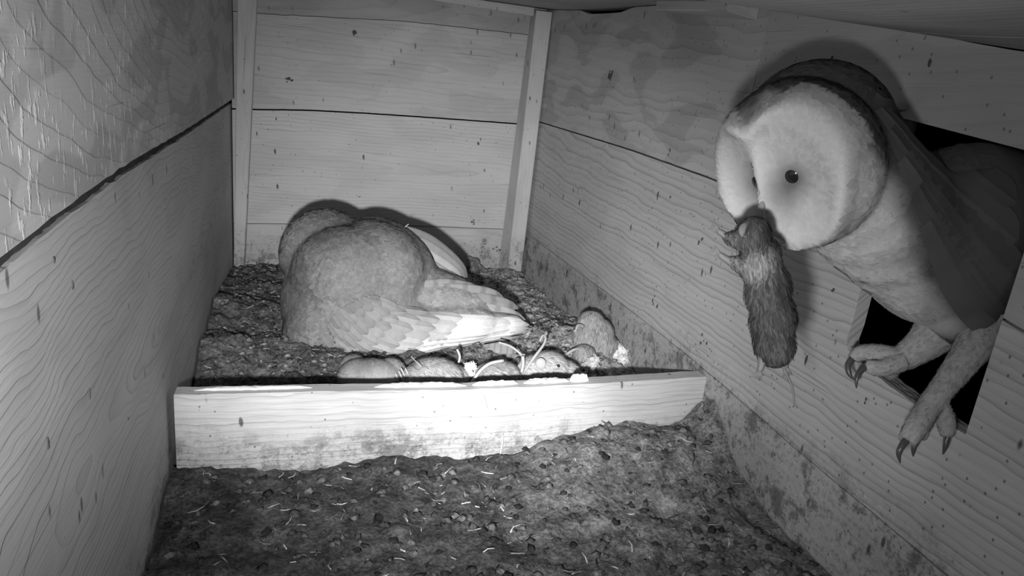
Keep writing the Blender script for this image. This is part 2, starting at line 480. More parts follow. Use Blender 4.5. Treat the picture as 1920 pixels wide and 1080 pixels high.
def flat_blob(A, c, nrm, tang, pts, h, c_tint=1., seed=0):
    """thin lumpy patch lying on a surface; pts outline in (tangent, other) metres"""
    n = np.array(nrm, float); t = np.array(tang, float); b = np.cross(n, t); c = np.array(c, float)
    P = np.array(pts, float); m = P.mean(0); k = len(P)
    V = [c + t * p[0] + b * p[1] - n * .0004 for p in P]
    V += [c + t * (m[0] + (p[0] - m[0]) * .8) + b * (m[1] + (p[1] - m[1]) * .8) + n * h * (.8 + .4 * random.random()) for p in P]
    V.append(c + t * m[0] + b * m[1] + n * h * 1.2)
    F = [(i, (i + 1) % k, k + (i + 1) % k, k + i) for i in range(k)] + [(k + i, k + (i + 1) % k, 2 * k) for i in range(k)]
    A.add(V, F)


# crust of droppings lying along the board top (part of the board)
A = Acc()
def crust(x0, x1, w=.008, h=.0016):
    n = 26; top_ = []; bot_ = []
    for i in range(n + 1):
        t = i / n; x = x0 + (x1 - x0) * t
        e = math.sin(math.pi * min(max(t, .02), .98)) ** .35
        ww = w * e * (.8 + .5 * noise.noise(Vector((x * 160, 3, 1))))
        top_.append((x - x0, ww)); bot_.append((x - x0, -ww * .55))
    xm = .5 * (x0 + x1)
    zt = np.interp(xm, [p[0] for p in top], [p[1] for p in top])
    s0 = np.interp(x0, [p[0] for p in top], [p[1] for p in top]); s1 = np.interp(x1, [p[0] for p in top], [p[1] for p in top])
    tv = np.array([x1 - x0, 0, s1 - s0]); tv /= np.linalg.norm(tv); nv = np.array([-tv[2], 0, tv[0]])
    flat_blob(A, (x0, -.632, s0 + .0004), nv, tv, [q for q in bot_] + top_[::-1], h)
for a in ((.018, .112, .0045, .0012), (.165, .250, .006, .0018), (.255, .300, .0055, .0020), (.305, .352, .0062, .0022), (.3525, .372, .0066, .0048)):
    A = Acc(); crust(*a); A.build('dropping_crust', mat_white, board, smooth=False)

# smears and specks on the walls (parts of the walls)
def smear(A, px, py, ax, v, nrm, tang, r, n=3, spread=.01, el=1.6, h=.0008):
    c = at(px, py, ax, v)
    for q in range(n):
        k = 9; rr = r * random.uniform(.35, 1.)
        cc = c + np.array(tang) * random.uniform(-spread, spread) + np.array([0, 0, 1.]) * random.uniform(-spread, spread)
        pts = [((rr * (.6 + .6 * random.random())) * math.cos(2 * math.pi * i / k), (rr * el * (.6 + .6 * random.random())) * math.sin(2 * math.pi * i / k)) for i in range(k)]
        flat_blob(A, cc, nrm, tang, pts, h)
wb = bpy.data.objects['wall_back']; wr = bpy.data.objects['wall_right']; wlft = bpy.data.objects['wall_left']
A = Acc()
NB = (0, -1, 0)
for (px, py, r, n, sp, el) in ((541, 148, .0035, 5, .005, 1.), (664, 62, .004, 2, .002, 1.1), (898, 270, .0022, 3, .002, 2.), (903, 260, .0010, 3, .003, 3.), (672, 366, .0012, 3, .003, 1.6),
                               (519, 222, .0014, 2, .002, 1.8), (772, 226, .001, 2, .002, 1.), (833, 387, .0012, 1, 0, 1.), (871, 370, .001, 2, .002, 1.), (548, 387, .0012, 2, .001, 1.4), (552, 405, .0012, 1, 0, 1.5),
                               (884, 415, .0022, 6, .006, 1.), (905, 455, .0022, 8, .009, 1.), (735, 122, .001, 2, .002, 1.), (570, 322, .001, 2, .004, 1.), (600, 330, .0009, 2, .004, 1.), (932, 470, .002, 7, .008, 1.3)):
    smear(A, px, py, 'y', 0, NB, (1, 0, 0), r, n, sp, el)
A.build('wall_stain', mat_dark, wb, smooth=False)
A = Acc()
NR = (-1, 0, 0)
for (px, py, r, n, sp, el) in ((1145, 140, .0042, 6, .005, 1.2), (1190, 148, .001, 3, .006, 2.2), (1234, 368, .0018, 2, .001, 4.), (1258, 370, .0014, 2, .002, 3.), (1087, 380, .002, 2, .001, 3.2), (1230, 560, .0016, 5, .010, 3.),
                               (1317, 448, .002, 2, .001, 1.5), (1512, 675, .0012, 2, .001, 5.), (1255, 285, .002, 3, .004, 2.), (1350, 250, .0014, 2, .004, 2.), (1560, 110, .002, 2, .001, 2.), (1744, 118, .0018, 2, .001, 2.4),
                               (1320, 640, .002, 4, .006, 1.6), (1080, 540, .002, 4, .006, 1.5), (1560, 545, .0015, 3, .003, 1.), (1626, 753, .001, 2, .002, 2.), (1310, 455, .0016, 2, .001, 1.5)):
    smear(A, px, py, 'x', W, NR, (0, 1, 0), r, n, sp, el)
A.build('wall_stain', mat_dark, wr, smooth=False)
A = Acc()
for (px, py, r, n, sp, el) in ((167, 740, .0010, 1, 0, 8.), (278, 515, .0014, 1, 0, 5.), (240, 575, .0009, 1, 0, 7.), (135, 535, .0012, 1, 0, 2.5), (88, 835, .001, 2, .001, 3.), (240, 785, .001, 1, 0, 3.), (100, 487, .0011, 1, 0, 2.), (305, 705, .0012, 1, 0, 4.)):
    smear(A, px, py, 'x', -.001, (1, 0, 0), (0, 1, 0), r, n, sp, el, .0005)
A.build('wall_stain', mat_dark, wlft, smooth=False)
# worn, soiled lip of the entrance hole
A = Acc()
n = 40
for j, (hh, off) in enumerate(((.0016, .0012), (.0014, .0052), (.0013, .0092), (.0012, .0135))):
    V = []; F = []
    for i in range(n + 1):
        t = i / n; y = hr + .006 + (hl - hr - .016) * t
        zz = sill_near + (sill_far - sill_near) * ((y - hr) / (hl - hr)) - .003 * math.sin(math.pi * (y - hr) / (hl - hr)) - .0002
        rr = hh * (1 + .6 * noise.noise(Vector((t * 14, j, 2)))) * min(1, 6 * t + .2) * min(1, 6 * (1 - t) + .2)
        for k in range(6):
            a = math.pi * k / 5
            V.append((W + off + rr * math.cos(a) * 1.1, y, zz + rr * math.sin(a)))
    for i in range(n):
        for k in range(5): F.append((i * 6 + k, (i + 1) * 6 + k, (i + 1) * 6 + k + 1, i * 6 + k + 1))
    A.add(V, F)
A.build('sill_edge', simple('soiled_wood', .16, .85, .2, 500, .6, .0006), wr)


# ------------------------------------------------------------------ litter
def litter_mat(name, base):
    t = NT(name)
    a = t.n('ShaderNodeAttribute', attribute_name='tint').outputs['Fac']
    co = t.n('ShaderNodeTexCoord').outputs['Object']
    n1 = t.noise(co, 70, 6, .7); n2 = t.noise(co, 330, 5, .7)
    vd = t.vor(co, 150., 'F1')
    val = t.mul(t.mul(a, base), t.mix(t.ss(n1, .3, .7), .45, 1.35))
    val = t.mul(val, t.mix(t.ss(n2, .35, .65), .6, 1.35))
    val = t.mul(val, t.mix(t.ss(n2, .70, .78), 1., 1.9))
    t.bump(t.add(t.add(t.mul(n2, .8), n1), t.mul(vd, .6)), .9, .004)
    return t.fin(val, .9, .15)


m_litter = litter_mat('pellet_litter', .21)


def smooth01(v, a, b):
    t = min(1, max(0, (v - a) / (b - a))); return t * t * (3 - 2 * t)


def fb(x, y, s, k=0):
    return noise.fractal(Vector((x * s, y * s, k)), 1., 2., 5)


def nest_h(x, y):
    yl = np.interp(y, [-.64, -.56, -.512, -.444, -.312, -.134, 0], [.008, .010, .014, .036, .038, .016, .0])
    yr = np.interp(y, [-.64, -.494, -.461, -.334, -.254, -.12, 0], [-.004, .004, .012, .018, .000, .0, .0])
    t = smooth01(x, .02, .47)
    h = yl * (1 - t) + yr * t
    # trough in which the bird sits
    d = math.hypot((x - .2) / .17, (y + .34) / .17)
    h -= .012 * math.exp(-d * d)
    h += .010 * fb(x, y, 14, 1) + .0045 * fb(x, y, 45, 2) + .0025 * fb(x, y, 130, 4)
    # cracked pellets: rounded cells
    vv = noise.voronoi(Vector((x * 42, y * 42, 0)))[0]
    h += .0045 * (1 - min(1, vv[0] * 1.6)) + .0016 * min(1, (vv[1] - vv[0]) * 5)
    # heap under the prey in the right front corner
    h += .022 * math.exp(-(((x - .455) / .05) ** 2 + ((y + .43) / .06) ** 2))
    h += .012 * math.exp(-(((x - .33) / .12) ** 2 + ((y + .50) / .05) ** 2))
    return h


def front_h(x, y):
    h = -.006 + .008 * fb(x, y, 13, 7) + .004 * fb(x, y, 45, 8) + .002 * fb(x, y, 130, 9)
    h += .034 * math.exp(-(((x - .445) / .10) ** 2 + ((y + .675) / .065) ** 2))
    h += .040 * math.exp(-(((x - .505) / .022) ** 2 + ((y + .655) / .035) ** 2))
    h += .006 * math.exp(-(((x - .02) / .05) ** 2 + ((y + .66) / .05) ** 2))
    h += .010 * math.exp(-(((x - .33) / .09) ** 2 + ((y + .665) / .04) ** 2))
    vv = noise.voronoi(Vector((x * 40, y * 40, 3)))[0]
    h += .004 * (1 - min(1, vv[0] * 1.6))
    return h


def ground(name, hf, x0, x1, y0, y1, step, nchips, seed, label, chip_s=1., tint_scale=1.):
    r = random.Random(seed)
    nx = int((x1 - x0) / step); ny = int((y1 - y0) / step)
    A = Acc(); V = []; T = []
    for j in range(ny + 1):
        for i in range(nx + 1):
            x = x0 + (x1 - x0) * i / nx; y = y0 + (y1 - y0) * j / ny
            V.append((x, y, max(hf(x, y), FZ + .001))); T.append(tint_scale * (.8 + .5 * noise.noise(Vector((x * 30, y * 30, 5))) + 1.3 * smooth01(x, .24, .38)))  # tint scaled per litter bed and raised towards the right side
    F = [(j * (nx + 1) + i, j * (nx + 1) + i + 1, (j + 1) * (nx + 1) + i + 1, (j + 1) * (nx + 1) + i) for j in range(ny) for i in range(nx)]
    A.add(V, F, None, T)
    # chips, bone splinters and crumbs lying loose on top: one uncountable mass
    for q in range(nchips):
        x = r.uniform(x0 + .006, x1 - .006); y = r.uniform(y0 + .006, y1 - .006); z = hf(x, y)
        kind = r.random(); a = r.uniform(0, 6.28)
        if kind < .72:
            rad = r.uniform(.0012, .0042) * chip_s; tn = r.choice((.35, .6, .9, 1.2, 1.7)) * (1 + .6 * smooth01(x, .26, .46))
            P = []
            base = Vector((x, y, z + rad * .15))
            pts = [Vector((math.cos(a + k * 1.05) * rad * r.uniform(.6, 1.3), math.sin(a + k * 1.05) * rad * r.uniform(.6, 1.3), rad * r.uniform(-.3, .4))) for k in range(6)]
            V = [base + p for p in pts] + [base + Vector((0, 0, rad * r.uniform(.3, .9))), base - Vector((0, 0, rad * .6))]
            F = [(k, (k + 1) % 6, 6) for k in range(6)] + [((k + 1) % 6, k, 7) for k in range(6)]
            A.add(V, F, None, tn * tint_scale)
        else:
            L = r.uniform(.003, .011) * chip_s; w = r.uniform(.0003, .0008); tn = r.choice((1.2, 2.2, 3.2, .4))
            d = Vector((math.cos(a), math.sin(a), r.uniform(-.1, .35))).normalized(); s = Vector((-math.sin(a), math.cos(a), 0)) * w; u = Vector((0, 0, w))
            b = Vector((x, y, z + .0012)); bend = Vector((-math.sin(a), math.cos(a), 0)) * L * r.uniform(-.25, .25)
            V = []
            for t in (0, .5, 1):
                c = b + d * L * t + bend * (1 - (2 * t - 1) ** 2)
                V += [c - s, c + u, c + s, c - u]
            F = [(m * 4 + k, m * 4 + (k + 1) % 4, (m + 1) * 4 + (k + 1) % 4, (m + 1) * 4 + k) for m in range(2) for k in range(4)] + [(3, 2, 1, 0), (8, 9, 10, 11)]
            A.add(V, F, None, tn)
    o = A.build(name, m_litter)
    tag(o, label, 'litter', kind='stuff')
    return o


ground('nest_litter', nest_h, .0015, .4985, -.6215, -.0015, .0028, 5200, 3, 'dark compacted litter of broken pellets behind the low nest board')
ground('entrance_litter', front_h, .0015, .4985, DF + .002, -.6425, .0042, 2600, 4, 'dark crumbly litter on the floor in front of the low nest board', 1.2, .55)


# ------------------------------------------------------------------ body building
def blobs_to_mesh(blobs, voxel, smooth_it=8, extra=None):
    """blobs: (center, (r0,r1,r2), 3x3 axes) -> one continuous surface; returns verts, faces as numpy"""
    bm = bmesh.new()
    for c, r, ax in blobs:
        M = Matrix.Translation(Vector(c)) @ Matrix(np.array(ax).T.tolist()).to_4x4() @ Matrix.Diagonal((*r, 1))
        bmesh.ops.create_icosphere(bm, subdivisions=4, radius=1, matrix=M)
    if extra:
        for V, F in extra:
            vs_ = [bm.verts.new(v) for v in V]
            for f in F: bm.faces.new([vs_[i] for i in f])
    me = bpy.data.meshes.new('tmp'); bm.to_mesh(me); bm.free()
    o = bpy.data.objects.new('tmp', me); COL.objects.link(o)
    m = o.modifiers.new('r', 'REMESH'); m.mode = 'VOXEL'; m.voxel_size = voxel
    if smooth_it:
        s = o.modifiers.new('s', 'SMOOTH'); s.factor = .5; s.iterations = smooth_it
    dg = bpy.context.evaluated_depsgraph_get(); ev = o.evaluated_get(dg); m2 = ev.to_mesh()
    V = np.empty(len(m2.vertices) * 3); m2.vertices.foreach_get('co', V); V = V.reshape(-1, 3)
    F = [tuple(p.vertices) for p in m2.polygons]
    ev.to_mesh_clear(); bpy.data.objects.remove(o)
    return V, F


def cam_axes(rot=0., yaw=0.):
    """axes spanning the view: right, up, forward - rotated in the picture plane by rot degrees"""
    a = math.radians(rot); r = RGT * _c(a) + UPV * _s(a); u = -RGT * _s(a) + UPV * _c(a)
    return (r, u, FWD)


def blob_y(px, py, y, rx, ry, rd, rot=0):
    c = at(px, py, 'y', y); k = ((c - CAM) @ FWD) / F_PX
    return (c, (rx * k, ry * k, rd), cam_axes(rot))


def blob_d(px, py, d, rx, ry, rd, rot=0):
    c = pd(px, py, d); k = d / F_PX
    return (c, (rx * k, ry * k, rd), cam_axes(rot))


def blob_w(c, r, fwd=(0, 1, 0), upv=(0, 0, 1)):
    f = np.array(fwd, float); f /= np.linalg.norm(f); u = np.array(upv, float); s = np.cross(f, u); s /= np.linalg.norm(s); u = np.cross(s, f)
    return (np.array(c, float), r, (s, f, u))


def tri_sample(V, F, n, rg):
    tris = []
    for f in F:
        for k in range(1, len(f) - 1): tris.append((f[0], f[k], f[k + 1]))
    T = np.array(tris); a, b, c = V[T[:, 0]], V[T[:, 1]], V[T[:, 2]]
    cr = np.cross(b - a, c - a); ar = np.linalg.norm(cr, axis=1); nn = cr / np.maximum(ar, 1e-12)[:, None]
    idx = rg.choice(len(T), n, p=ar / ar.sum())
    u = rg.random((n, 2)); sw = u.sum(1) > 1; u[sw] = 1 - u[sw]
    return a[idx] + (b - a)[idx] * u[:, :1] + (c - a)[idx] * u[:, 1:], nn[idx]


ROWW = np.array([.55, 1., 1.08, .92, .35])


def surf_of(V, F):
    return BVHTree.FromPolygons([Vector(v) for v in V], [tuple(f) for f in F])


def on(bvh, c, h, maxd=.03):
    """nearest point of the surface, raised by h"""
    q, n, i, d = bvh.find_nearest(Vector(c), maxd)
    if q is None: return np.array(c)
    return np.array(q) + np.array(n) * h


def cards(A, P, Nn, dirs, Ls, Ws, tints, lift=.12, rg=None, sink=.0, curl=.0, bvh=None, h0=.0003, h1=.0014, camber=.0, tfun=None):
    for p, n, d, L, w, tn in zip(P, Nn, dirs, Ls, Ws, tints):
        d = d - n * (d @ n); l = np.linalg.norm(d)
        if l < 1e-6: continue
        d /= l; s = np.cross(n, d); V = []; UV = []
        for i in range(5):
            t = i / 4
            c = p + d * L * t
            ww = w * .5 * ROWW[i]
            for k in (-1, 0, 1):
                q = c + s * ww * k - d * (L * .10 * abs(k) * (1 if i == 4 else .3))
                h = h0 + (h1 - h0) * t - camber * ww * abs(k)
                if bvh is not None: q = on(bvh, q, h) + n * (L * lift * t * t)
                else: q = q + n * (L * lift * t - .18 * ww * abs(k))
                V.append(q); UV.append((t, .5 + .5 * k))
        F = []
        for i in range(4):
            for k in range(2): F.append((i * 3 + k, i * 3 + k + 1, (i + 1) * 3 + k + 1, (i + 1) * 3 + k))
        A.add(V, F, UV, tn if tfun is None else tfun(np.array(V)) * tn)


def cast(bvh, x, y, fallback):
    d = Vector(ray(x, y)).normalized(); q, n, i, dd = bvh.ray_cast(Vector(CAM), d)
    return np.array(q) if q is not None else at(x, y, 'y', fallback)


def feather_on(A, bvh, pts, w, tint, h0, h1, fb_y=-.4, n=14, tip=.75, taper=.5, camber=.10, shaft=.0003, wfun=None):
    """feather lying on the body along a picture path, clinging to the surface"""
    Q = smooth_path([(a, b, 0) for a, b in pts], n)
    C = np.array([cast(bvh, q[0], q[1], fb_y) for q in Q])
    for _ in range(3): C[1:-1] = (C[:-2] + 2 * C[1:-1] + C[2:]) / 4
    V = []; UV = []; F = []
    for i in range(n + 1):
        t = i / n; d = C[min(n, i + 1)] - C[max(0, i - 1)]; d /= np.linalg.norm(d)
        q, nn, _, _ = bvh.find_nearest(Vector(C[i])); nn = np.array(nn)
        s = np.cross(nn, d); s /= np.linalg.norm(s)
        prof = min(1., taper + (1 - taper) * t * 2.2) * (1 if t < tip else math.sqrt(max(.02, 1 - ((t - tip) / (1 - tip)) ** 2)))
        ww = w * prof; h = h0 + (h1 - h0) * t
        for k in (-1, -.5, -.06, 0, .06, .5, 1):
            c = C[i] + s * ww * k
            z = on(bvh, c, h, .006) if t < .9 else c + nn * h
            V.append(z + nn * (-camber * ww * k * k + (shaft if k == 0 else 0))); UV.append((t, .5 + .5 * k))
    for i in range(n):
        for k in range(6): F.append((i * 7 + k, i * 7 + k + 1, (i + 1) * 7 + k + 1, (i + 1) * 7 + k))
    A.add(V, F, UV, tint)


def long_feather(A, pts, w, tint, nrm_hint=None, n=16, camber=.12, tip=.75, taper=.35, thick=.0):
    """flight feather along a quadratic/cubic path; rounded tip, slight camber and a raised shaft"""
    P = np.array(pts, float); m = len(P)
    def bz(t):
        Q = P.copy()
        for _ in range(m - 1): Q = Q[:-1] * (1 - t) + Q[1:] * t
        return Q[0]
    V = []; UV = []; F = []
    prev = None
    for i in range(n + 1):
        t = i / n; c = bz(t); d = bz(min(1, t + .01)) - bz(max(0, t - .01)); d /= np.linalg.norm(d)
        h = (CAM - c) if nrm_hint is None else np.array(nrm_hint, float)
        s = np.cross(h, d); s /= np.linalg.norm(s); nn = np.cross(d, s)
        if nn @ h < 0: nn = -nn
        prof = min(1., taper + (1 - taper) * t * 2.2) * (1 if t < tip else math.sqrt(max(.015, 1 - ((t - tip) / (1 - tip)) ** 2)))
        ww = w * prof
        for k in (-1, -.5, -.06, 0, .06, .5, 1):
            V.append(c + s * ww * k + nn * (-camber * ww * k * k + (.00035 if k == 0 else 0)))
            UV.append((t, .5 + .5 * k))
    for i in range(n):
        for k in range(6): F.append((i * 7 + k, i * 7 + k + 1, (i + 1) * 7 + k + 1, (i + 1) * 7 + k))
    A.add(V, F, UV, tint)


def flow(anchors):
    P = np.array([a[:2] for a in anchors], float); Dd = np.array([a[2:4] for a in anchors], float)
    Dd /= np.linalg.norm(Dd, axis=1)[:, None]
    def fn(V):
        px = proj(V); w = 1 / (((px[:, None] - P[None]) ** 2).sum(2) + 400) ** 1.2
        d = (w[:, :, None] * Dd[None]).sum(1)
        return d[:, :1] * RGT - d[:, 1:] * UPV
    return fn


def field(anchors, p=1.5):
    P = np.array([a[:2] for a in anchors], float); vals = np.array([a[2] for a in anchors], float)
    def fn(V):
        px = proj(V); w = 1 / (((px[:, None] - P[None]) ** 2).sum(2) + 300) ** p
        return (w * vals).sum(1) / w.sum(1)
    return fn


def add_tube(A, path, radii, n=8, tint=1.):
    P = [Vector(p) for p in path]; V = []; F = []; m = len(P)
    ref = None
    for i in range(m):
        d = (P[min(m - 1, i + 1)] - P[max(0, i - 1)]).normalized()
        a = d.cross(Vector((0, 0, 1)) if abs(d.z) < .9 else Vector((1, 0, 0))).normalized()
        if ref is not None and a.dot(ref) < 0: a = -a
        ref = a; b = d.cross(a)
        for k in range(n):
            t = 2 * math.pi * k / n; V.append(P[i] + (a * math.cos(t) + b * math.sin(t)) * radii[i])
    for i in range(m - 1):
        for k in range(n): F.append((i * n + k, i * n + (k + 1) % n, (i + 1) * n + (k + 1) % n, (i + 1) * n + k))
    F.append(tuple(range(n - 1, -1, -1))); F.append(tuple((m - 1) * n + k for k in range(n)))
    A.add(V, F, None, tint)


def smooth_path(pts, n=20):
    P = np.array(pts, float); m = len(P); out = []
    for i in range(n + 1):
        t = i / n * (m - 1); k = min(int(t), m - 2); f = t - k
        p0 = P[max(k - 1, 0)]; p1 = P[k]; p2 = P[k + 1]; p3 = P[min(k + 2, m - 1)]
        out.append(.5 * ((2 * p1) + (-p0 + p2) * f + (2 * p0 - 5 * p1 + 4 * p2 - p3) * f * f + (-p0 + 3 * p1 - 3 * p2 + p3) * f ** 3))
    return np.array(out)


m_plum = plumage('owl_plumage', 1., .08, .16)
m_wing = plumage('owl_flight_feather', 1., .10, .30)
m_barred = plumage('owl_barred_feather', 1., .10, .30, bars=.28)
m_under = skinfur('owl_down', 1., 60, .12, 420, .0008)
m_dark_claw = simple('horn', .07, .35, .5, 200, .3)
m_beak = simple('beak_horn', .28, .5, .4, 120, .2)
m_leg = skinfur('feathered_leg', 1., 140, .2, 500, .0012)
m_eye = simple('dark_eye', .015, .12, .5)
m_fur = skinfur('rodent_fur', 1., 160, .5, 500, .0016, stretch=(1, 1, .6))
m_foot = simple('rodent_skin', .42, .55, .35, 200, .2)



def rest(V, gap=.0004):
    V[:, 2] = np.maximum(V[:, 2], np.array([max(nest_h(x, y), -.02) + gap if y > -.6225 else -1 for x, y, _ in V])); return V


# ------------------------------------------------------------------ brooding owl
Y0 = -.36
bl = [
    blob_y(660, 565, -.360, 128, 126, .080),
    blob_y(612, 476, -.325, 84, 84, .060),          # lowered head, turned away
    blob_y(650, 512, -.378, 100, 88, .064),         # mantle
    blob_y(705, 500, -.365, 96, 84, .062, -30),
    blob_y(735, 480, -.335, 94, 58, .062, -38),     # far shoulder and back
    blob_y(800, 556, -.350, 128, 56, .055, -16),    # rump
    blob_y(720, 625, -.392, 118, 66, .056, 2),      # near folded wing
    blob_y(790, 615, -.388, 140, 44, .046, 6),
    blob_y(600, 622, -.385, 64, 74, .058),          # flank
    blob_y(885, 592, -.365, 92, 24, .026, -10),     # tail root
    blob_y(880, 614, -.385, 104, 27, .026, 5),
    blob_y(640, 650, -.400, 62, 44, .040),
]
V, F = blobs_to_mesh(bl, .0026, 26)
V = rest(V)
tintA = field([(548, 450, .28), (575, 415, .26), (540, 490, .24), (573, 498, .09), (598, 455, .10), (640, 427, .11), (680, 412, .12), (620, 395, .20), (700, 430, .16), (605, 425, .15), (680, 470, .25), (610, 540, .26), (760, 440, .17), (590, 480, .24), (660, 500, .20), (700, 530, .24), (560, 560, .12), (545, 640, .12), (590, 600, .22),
               (640, 560, .27), (700, 600, .34), (760, 560, .30), (820, 480, .25), (850, 560, .36), (900, 590, .5), (760, 650, .6), (660, 670, .30), (570, 510, .13), (600, 430, .16), (640, 440, .15), (640, 640, .30), (745, 470, .28), (730, 515, .30)], 1.3)  # tint carries shade: dark head crease and left flank, brighter towards the wing
flowA = flow([(560, 450, -.6, .8), (600, 400, -.8, .4), (650, 395, -.5, .2), (540, 520, -.1, 1), (545, 620, .1, 1), (600, 480, -.5, 1), (660, 470, -.1, 1), (650, 540, .1, 1), (720, 450, .5, .6), (780, 450, .9, .7),
              (720, 520, .3, 1), (780, 520, 1, .6), (850, 520, 1, .4), (600, 600, .3, 1), (660, 600, .6, .8), (720, 620, .9, .6), (780, 620, 1, .2), (880, 600, 1, .1), (640, 670, .5, .6), (590, 670, .3, 1)])
rootA = empty('barn_owl', at(680, 690, 'y', -.40)); rootA.location.z = .0
tag(rootA, 'pale barn owl crouched brooding on the litter with its head tucked away', 'owl')
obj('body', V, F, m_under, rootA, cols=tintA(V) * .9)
rg = np.random.default_rng(11)
bvA = surf_of(V, F)
P, Nn = tri_sample(V, F, 9000, rg)
k = P[:, 2] > .004
P, Nn = P[k], Nn[k]
dirs = flowA(P) + rg.normal(0, .07, P.shape) * .6
size = field([(560, 430, .40), (620, 400, .40), (650, 500, .85), (560, 600, .9), (700, 600, 1.1), (780, 520, 1.), (850, 560, 1.3), (700, 440, .6)])(P)
Ls = .018 * size * rg.uniform(.85, 1.15, len(P)); Ws = .0115 * size * rg.uniform(.85, 1.15, len(P))
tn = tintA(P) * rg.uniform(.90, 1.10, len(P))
order = np.argsort(-(P @ RGT))       # the front feathers lie over those behind
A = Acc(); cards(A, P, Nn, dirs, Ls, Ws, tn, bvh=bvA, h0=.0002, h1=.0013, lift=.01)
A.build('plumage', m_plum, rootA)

# near wing: streamlines from the wrist sweep down and then right to the wing tip
def stream(a):
    K = [((690, 553), (640, 575), (600, 640)), ((745, 580), (690, 628), (650, 684)), ((820, 594), (770, 650), (735, 692)), ((905, 602), (880, 632), (850, 664)), ((978, 606), (984, 613), (960, 632))]
    out = []
    for q in K:
        p0, p1, p2 = np.array(q[0], float), np.array(q[1], float), np.array(q[2], float)
        out.append(p0 * (1 - a) * (1 - 2 * a) + p1 * 4 * a * (1 - a) + p2 * a * (2 * a - 1))
    return smooth_path([(x, y, 0) for x, y in out], 60)
def seg(a, b0, b1, k=5):
    S = stream(a); return [tuple(S[int(round(min(60, 60 * (b0 + (b1 - b0) * i / (k - 1)))))][:2]) for i in range(k)]
A = Acc()
nfl = 12
for i in range(nfl):                # white flight feathers, lowest last; tint also carries the lamp's overexposure
    a = i / (nfl - 1)
    feather_on(A, bvA, seg(a, .30 + .05 * (1 - a), 1. - .10 * (i % 3 == 1)), .0062, .80 + .12 * a - .05 * (i % 2), .0020 + .0003 * i, .0045 + .0003 * i, -.40, n=22, tip=.90, taper=.6, camber=.16)
A.build('wing', m_wing, rootA)
A = Acc()
rows = ((.40, .24, .66, .0072), (.31, .22, .52, .0072), (.23, .20, .44, .0070), (.155, .17, .36, .0066), (.085, .15, .30, .0062), (.02, .13, .26, .0058), (-.0, .10, .24, .0052))  # covert tint climbs towards the wing tip, painting in the glare
for r_, (b, L, tint, w) in enumerate(rows):
    m_ = 9 if r_ < 5 else 8
    for i in range(m_):
        a = (i + (.5 if r_ % 2 else 0)) / (m_ - .5); a = min(a, 1.)
        feather_on(A, bvA, seg(a, max(0, b + random.uniform(-.008, .008)), b + L), w * .95, tint * random.uniform(.88, 1.1) * (.85 + .3 * a if r_ < 4 else 1.), .0030 + .0006 * r_, .0050 + .0006 * r_, -.42, n=8, tip=.6, taper=.75, camber=.20)
A.build('wing_covert', m_plum, rootA)
def Pw(x, y, yy): return at(x, y, 'y', yy)
# tertials lying over the rump, darker bars and tips
A = Acc()
for i, (a, b, c_, tn_) in enumerate([((745, 540), (850, 525), (905, 552), .36), ((760, 548), (870, 535), (945, 560), .40), ((770, 560), (880, 548), (972, 578), .36), ((780, 572), (880, 560), (985, 600), .46),
                                      ((775, 585), (860, 575), (930, 596), .30), ((760, 590), (830, 585), (890, 600), .28), ((800, 600), (900, 588), (984, 612), .60)]):
    long_feather(A, [Pw(*a, -.395 - i * .002), Pw(*b, -.402 - i * .002), Pw(*c_, -.375 - i * .002)], .0088, tn_, n=16, camber=.3, tip=.75)
A.build('tail', m_barred, rootA)
# far wing
A = Acc()
for i, (a, b, c_, tn_) in enumerate([((742, 428), (810, 440), (876, 520), .24), ((748, 440), (808, 456), (872, 523), .32), ((756, 455), (800, 475), (866, 525), .50), ((765, 475), (800, 495), (850, 527), .40), ((770, 500), (810, 512), (862, 527), .30)]):
    long_feather(A, [Pw(*a, -.325 - i * .006), Pw(*b, -.33 - i * .006), Pw(*c_, -.325 - i * .006)], .0095, tn_, n=16, camber=.4, tip=.8, taper=.5)
A.build('wing', m_wing, rootA)
# tail feathers hanging below the folded wing
A = Acc()
for i, (a, b, c_) in enumerate([((868, 664), (905, 672), (960, 678)), ((885, 657), (920, 663), (965, 667)), ((905, 650), (935, 652), (968, 656))]):
    long_feather(A, [Pw(*a, -.440 - i * .001), Pw(*b, -.462 - i * .001), Pw(*c_, -.458 - i * .001)], .0070, .30, n=14, camber=.2, tip=.8)
A.build('tail', m_barred, rootA)
# wisp of down standing off the back
A = Acc()
add_tube(A, smooth_path([Pw(750, 431, -.33), Pw(758, 427, -.332), Pw(766, 420, -.335)], 6), [.0007] * 5 + [.0004] * 2, 5, .9)
add_tube(A, smooth_path([Pw(749, 432, -.33), Pw(760, 430, -.332)], 4), [.0008] * 5, 5, .9)
A.build('down_wisp', m_plum, rootA)

# ------------------------------------------------------------------ chick peeping out under the owl
rootC = empty('owl_chick', at(700, 715, 'y', -.53)); rootC.location.z = .01
tag(rootC, 'pale downy owl chick pressed against the nest board below the owl', 'chick')
bl = [blob_y(696, 712, -.525, 58, 40, .030), blob_y(672, 706, -.520, 38, 34, .026), blob_y(732, 705, -.518, 32, 34, .022), blob_y(698, 740, -.525, 62, 30, .030), blob_y(662, 686, -.495, 24, 22, .02)]
V, F = blobs_to_mesh(bl, .0018, 8)
V[:, 1] = np.maximum(V[:, 1], -.6205); V = rest(V)
tC = field([(650, 690, .30), (690, 722, .42), (682, 698, .24), (745, 700, .46), (720, 690, .40), (660, 720, .38), (700, 730, .42)])
obj('body', V, F, m_under, rootC, cols=tC(V))
P, Nn = tri_sample(V, F, 2600, rg)
dirs = flow([(650, 700, -.3, 1), (700, 690, 0, 1), (745, 700, .4, 1)])(P) + rg.normal(0, .35, P.shape)
